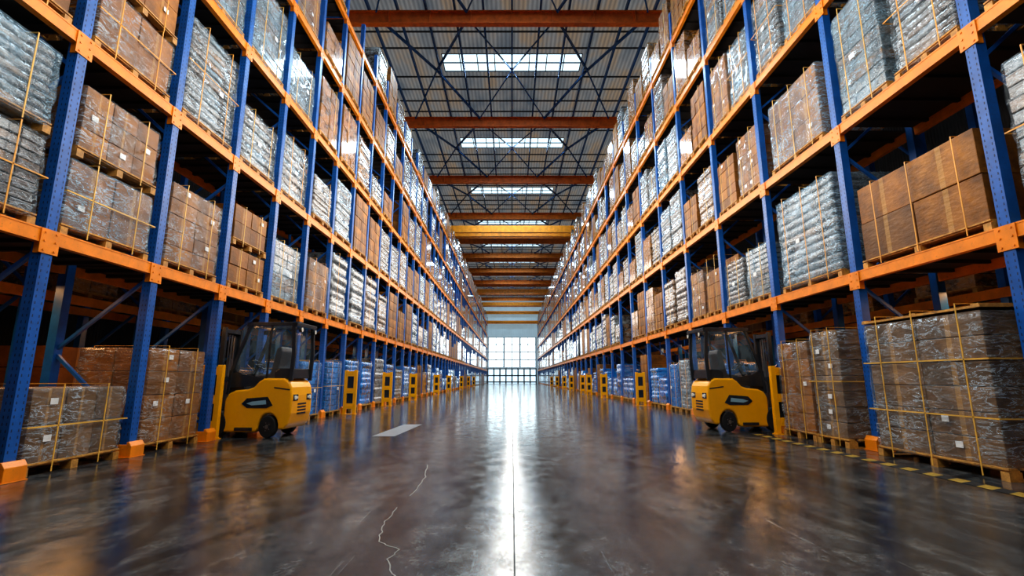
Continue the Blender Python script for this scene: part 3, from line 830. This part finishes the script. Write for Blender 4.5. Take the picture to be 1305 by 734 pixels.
        mb = MB(); mb.ext([(.12, 1.30), (.66, 1.30), (.64, 2.12), (.14, 2.12)], sy*.465-.002, sy*.465+.002); ob('side_window', mb.mesh('side_window', M['glass']), t)
        mb = MB(); mb.ext([(.72, 1.14), (1.54, 1.28), (1.20, 2.12), (.70, 2.12)], sy*.465-.002, sy*.465+.002); ob('door_window', mb.mesh('door_window', M['glass']), t)
        mb = MB(); mb.ext([(.76, .98), (1.60, .92), (1.58, 1.22), (.76, 1.12)], sy*.465-.012, sy*.465+.012); ob('cab_door', mb.mesh('cab_door', M['black'], bevel=.005), t)
    mb = MB(); mb.add([(1.22, -.42, 2.1), (1.22, .42, 2.1), (1.58, .42, 1.25), (1.58, -.42, 1.25)], [(0,1,2,3)]); ob('windscreen', mb.mesh('windscreen', M['glass']), t)
    mb = MB(); mb.add([(.09, -.42, 2.08), (.09, .42, 2.08), (.06, .42, 1.32), (.06, -.42, 1.32)], [(0,1,2,3)]); ob('rear_window', mb.mesh('rear_window', M['glass']), t)
    mb = MB()
    for sy in (-1, 1): mb.box(.02, 1.28, sy*.45-.05, sy*.45+.05, 2.13, 2.20)
    mb.box(.0, .12, -.5, .5, 2.12, 2.20); mb.box(1.18, 1.30, -.5, .5, 2.12, 2.20)
    for k in range(6): xx = .26+k*.16; mb.box(xx-.025, xx+.025, -.42, .42, 2.14, 2.19)
    ob('overhead_guard', mb.mesh('overhead_guard', M['black'], bevel=.01), t)
    for sy in (-1, 1):
        for (xa, xb) in ((1.28, 1.36), (.02, -.05)):
            mb = MB(); mb.tube((xa, sy*.34, 2.06), (xb, sy*.34, 2.06), .05, 14); l = ob('headlight', mb.mesh('headlight', M['black']), t)
            mb = MB(); d = .006 if xb > xa else -.006; mb.tube((xb, sy*.34, 2.06), (xb+d, sy*.34, 2.06), .042, 14); ob('lens', mb.mesh('lens', M['lamp']), l)
    # mast
    mb = MB()
    for sy in (-1, 1): mb.box(1.95, 2.05, sy*.30-.04, sy*.30+.04, .06, 2.12)
    for z in (.25, 1.1, 2.05): mb.box(1.96, 2.01, -.3, .3, z-.04, z+.04)
    mast = ob('mast', mb.mesh('mast', M['black']), t)
    mb = MB()
    for sy in (-1, 1): mb.box(2.03, 2.11, sy*.22-.03, sy*.22+.03, .1, 2.05)
    mb.box(2.05, 2.09, -.22, .22, 1.95, 2.02); ob('inner_rail', mb.mesh('inner_rail', M['black']), mast)
    mb = MB(); mb.tube((2.01, 0, .2), (2.01, 0, 1.5), .04, 12); mb.tube((2.01, 0, 1.5), (2.01, 0, 1.98), .022, 10); ob('lift_cylinder', mb.mesh('lift_cylinder', M['steel']), mast)
    for sy in (-1, 1):
        mb = MB(); mb.bar((2.01, sy*.1, .5), (2.01, sy*.1, 1.98), .02, .02)
        ob('chain', mb.mesh('chain', M['steel']), mast)
    mb = MB()
    for z in (.18, .50): mb.box(2.11, 2.16, -.45, .45, z-.04, z+.04)
    for k in range(7): yy = -.44+k*.147; mb.box(2.12, 2.15, yy-.012, yy+.012, .18, 1.15)
    mb.box(2.12, 2.15, -.45, .45, 1.12, 1.16); ob('carriage', mb.mesh('carriage', M['black']), t)
    for sy in (-1, 1):
        mb = MB(); mb.ext([(2.16, .05), (2.95, .05), (2.95, .06), (2.21, .09), (2.21, .55), (2.16, .55)], sy*.2-.055, sy*.2+.055)
        ob('fork', mb.mesh('fork', M['black']), t)
    t.scale = (.78, .88, 1)
    return t
forklift(-4.20, 9.95, PI-.04, 'yellow forklift with black cab guard parked nose into left rack')
forklift(4.15, 11.02, .05, 'yellow forklift with black cab guard parked nose into right rack')

# ---------------------------------------------------------------- overhead cranes
def crane(y, label, z=16.05):
    t = thing('overhead_crane', label, 'crane', (0, y, z))
    for dy in (-.7, .7):
        mb = MB(); mb.box(-10.8, 10.8, dy-.2, dy+.2, -.35, .35)
        for k in range(11): mb.box(-10+k*2-.02, -10+k*2+.02, dy-.23, dy+.23, -.33, .33)
        ob('girder', mb.mesh('girder', M['crane']), t)
    for sx in (-1, 1):
        mb = MB(); mb.box(sx*11-.25, sx*11+.25, -1.6, 1.6, -.3, .25)
        for sy in (-1.2, 1.2): mb.tube((sx*11-.15, sy, -.3), (sx*11+.15, sy, -.3), .2, 14)
        ob('end_truck', mb.mesh('end_truck', M['crane']), t)
    mb = MB(); mb.box(6.4, 7.6, -.9, .9, .35, .75); mb.tube((7, -.45, .55), (7, .45, .55), .3, 14); tr = ob('trolley', mb.mesh('trolley', M['black']), t)
crane(48.3, 'yellow overhead crane spanning the aisle below roof, nearest the camera')
crane(84, 'yellow overhead crane spanning the aisle, middle of three')
crane(99, 'yellow overhead crane spanning the aisle, farthest beside window wall')
for sx in (-1, 1):
    mb = MB(); mb.box(sx*11-.12, sx*11+.12, YB, YEND-1.3, 15.15, 15.55); mb.box(sx*11.0-.2, sx*11.0+.2, YB, YEND-1.3, 15.05, 15.15)
    thing('crane_rail', 'long dark crane runway beam high behind %s rack' % ('left' if sx < 0 else 'right'), 'beam', me=mb.mesh('crane_rail', M['girder']))

# ---------------------------------------------------------------- light
def area(name, loc, rot, sx, sy, p, col=(1,1,1)):
    l = bpy.data.lights.new(name, 'AREA'); l.shape = 'RECTANGLE'; l.size = sx; l.size_y = sy; l.energy = p; l.color = col
    o = bpy.data.objects.new(name, l); C.objects.link(o); o.location = loc; o.rotation_euler = rot; return o
for i, s in enumerate(SKY):
    if s < 0: continue
    area('skylight_lamp', (0, s, ZR-.4), (0, 0, 0), 7.8, 1.6, 720 if s < 50 else 380, (.66, .86, 1))
for i, s in enumerate((4, 18, 32, 46, 60, 76, 94)):
    for sx in (-1, 1):
        # long unseen fill lights added mid-aisle to wash each rack face
        area('aisle_fill', (sx*.3, s, 8.0), (0, sx*R(-72), 0), 4, 13, (520, 600, 400, 250, 200, 190, 200)[i], (1, .94, .85))
for y in (7, 14, 22):
    for sx in (-1, 1): area('under_shelf_fill', (sx*7.3, y, 2.5), (0, 0, 0), .3, 4, 55, (1, .50, .18))  # unseen warm fill added to give a glow below the lowest shelf
wd = bpy.data.worlds.new('world'); bpy.context.scene.world = wd; wd.use_nodes = True
nt = wd.node_tree; bg = nt.nodes['Background']
sk = nt.nodes.new('ShaderNodeTexSky'); sk.sky_type = 'HOSEK_WILKIE'; sk.turbidity = 3
nt.links.new(sk.outputs[0], bg.inputs[0]); bg.inputs[1].default_value = .36
vs = bpy.context.scene.view_settings
vs.view_transform = 'Standard'
try: vs.look = 'Medium High Contrast'
except Exception as e: print('look', e)
vs.exposure = 0.28
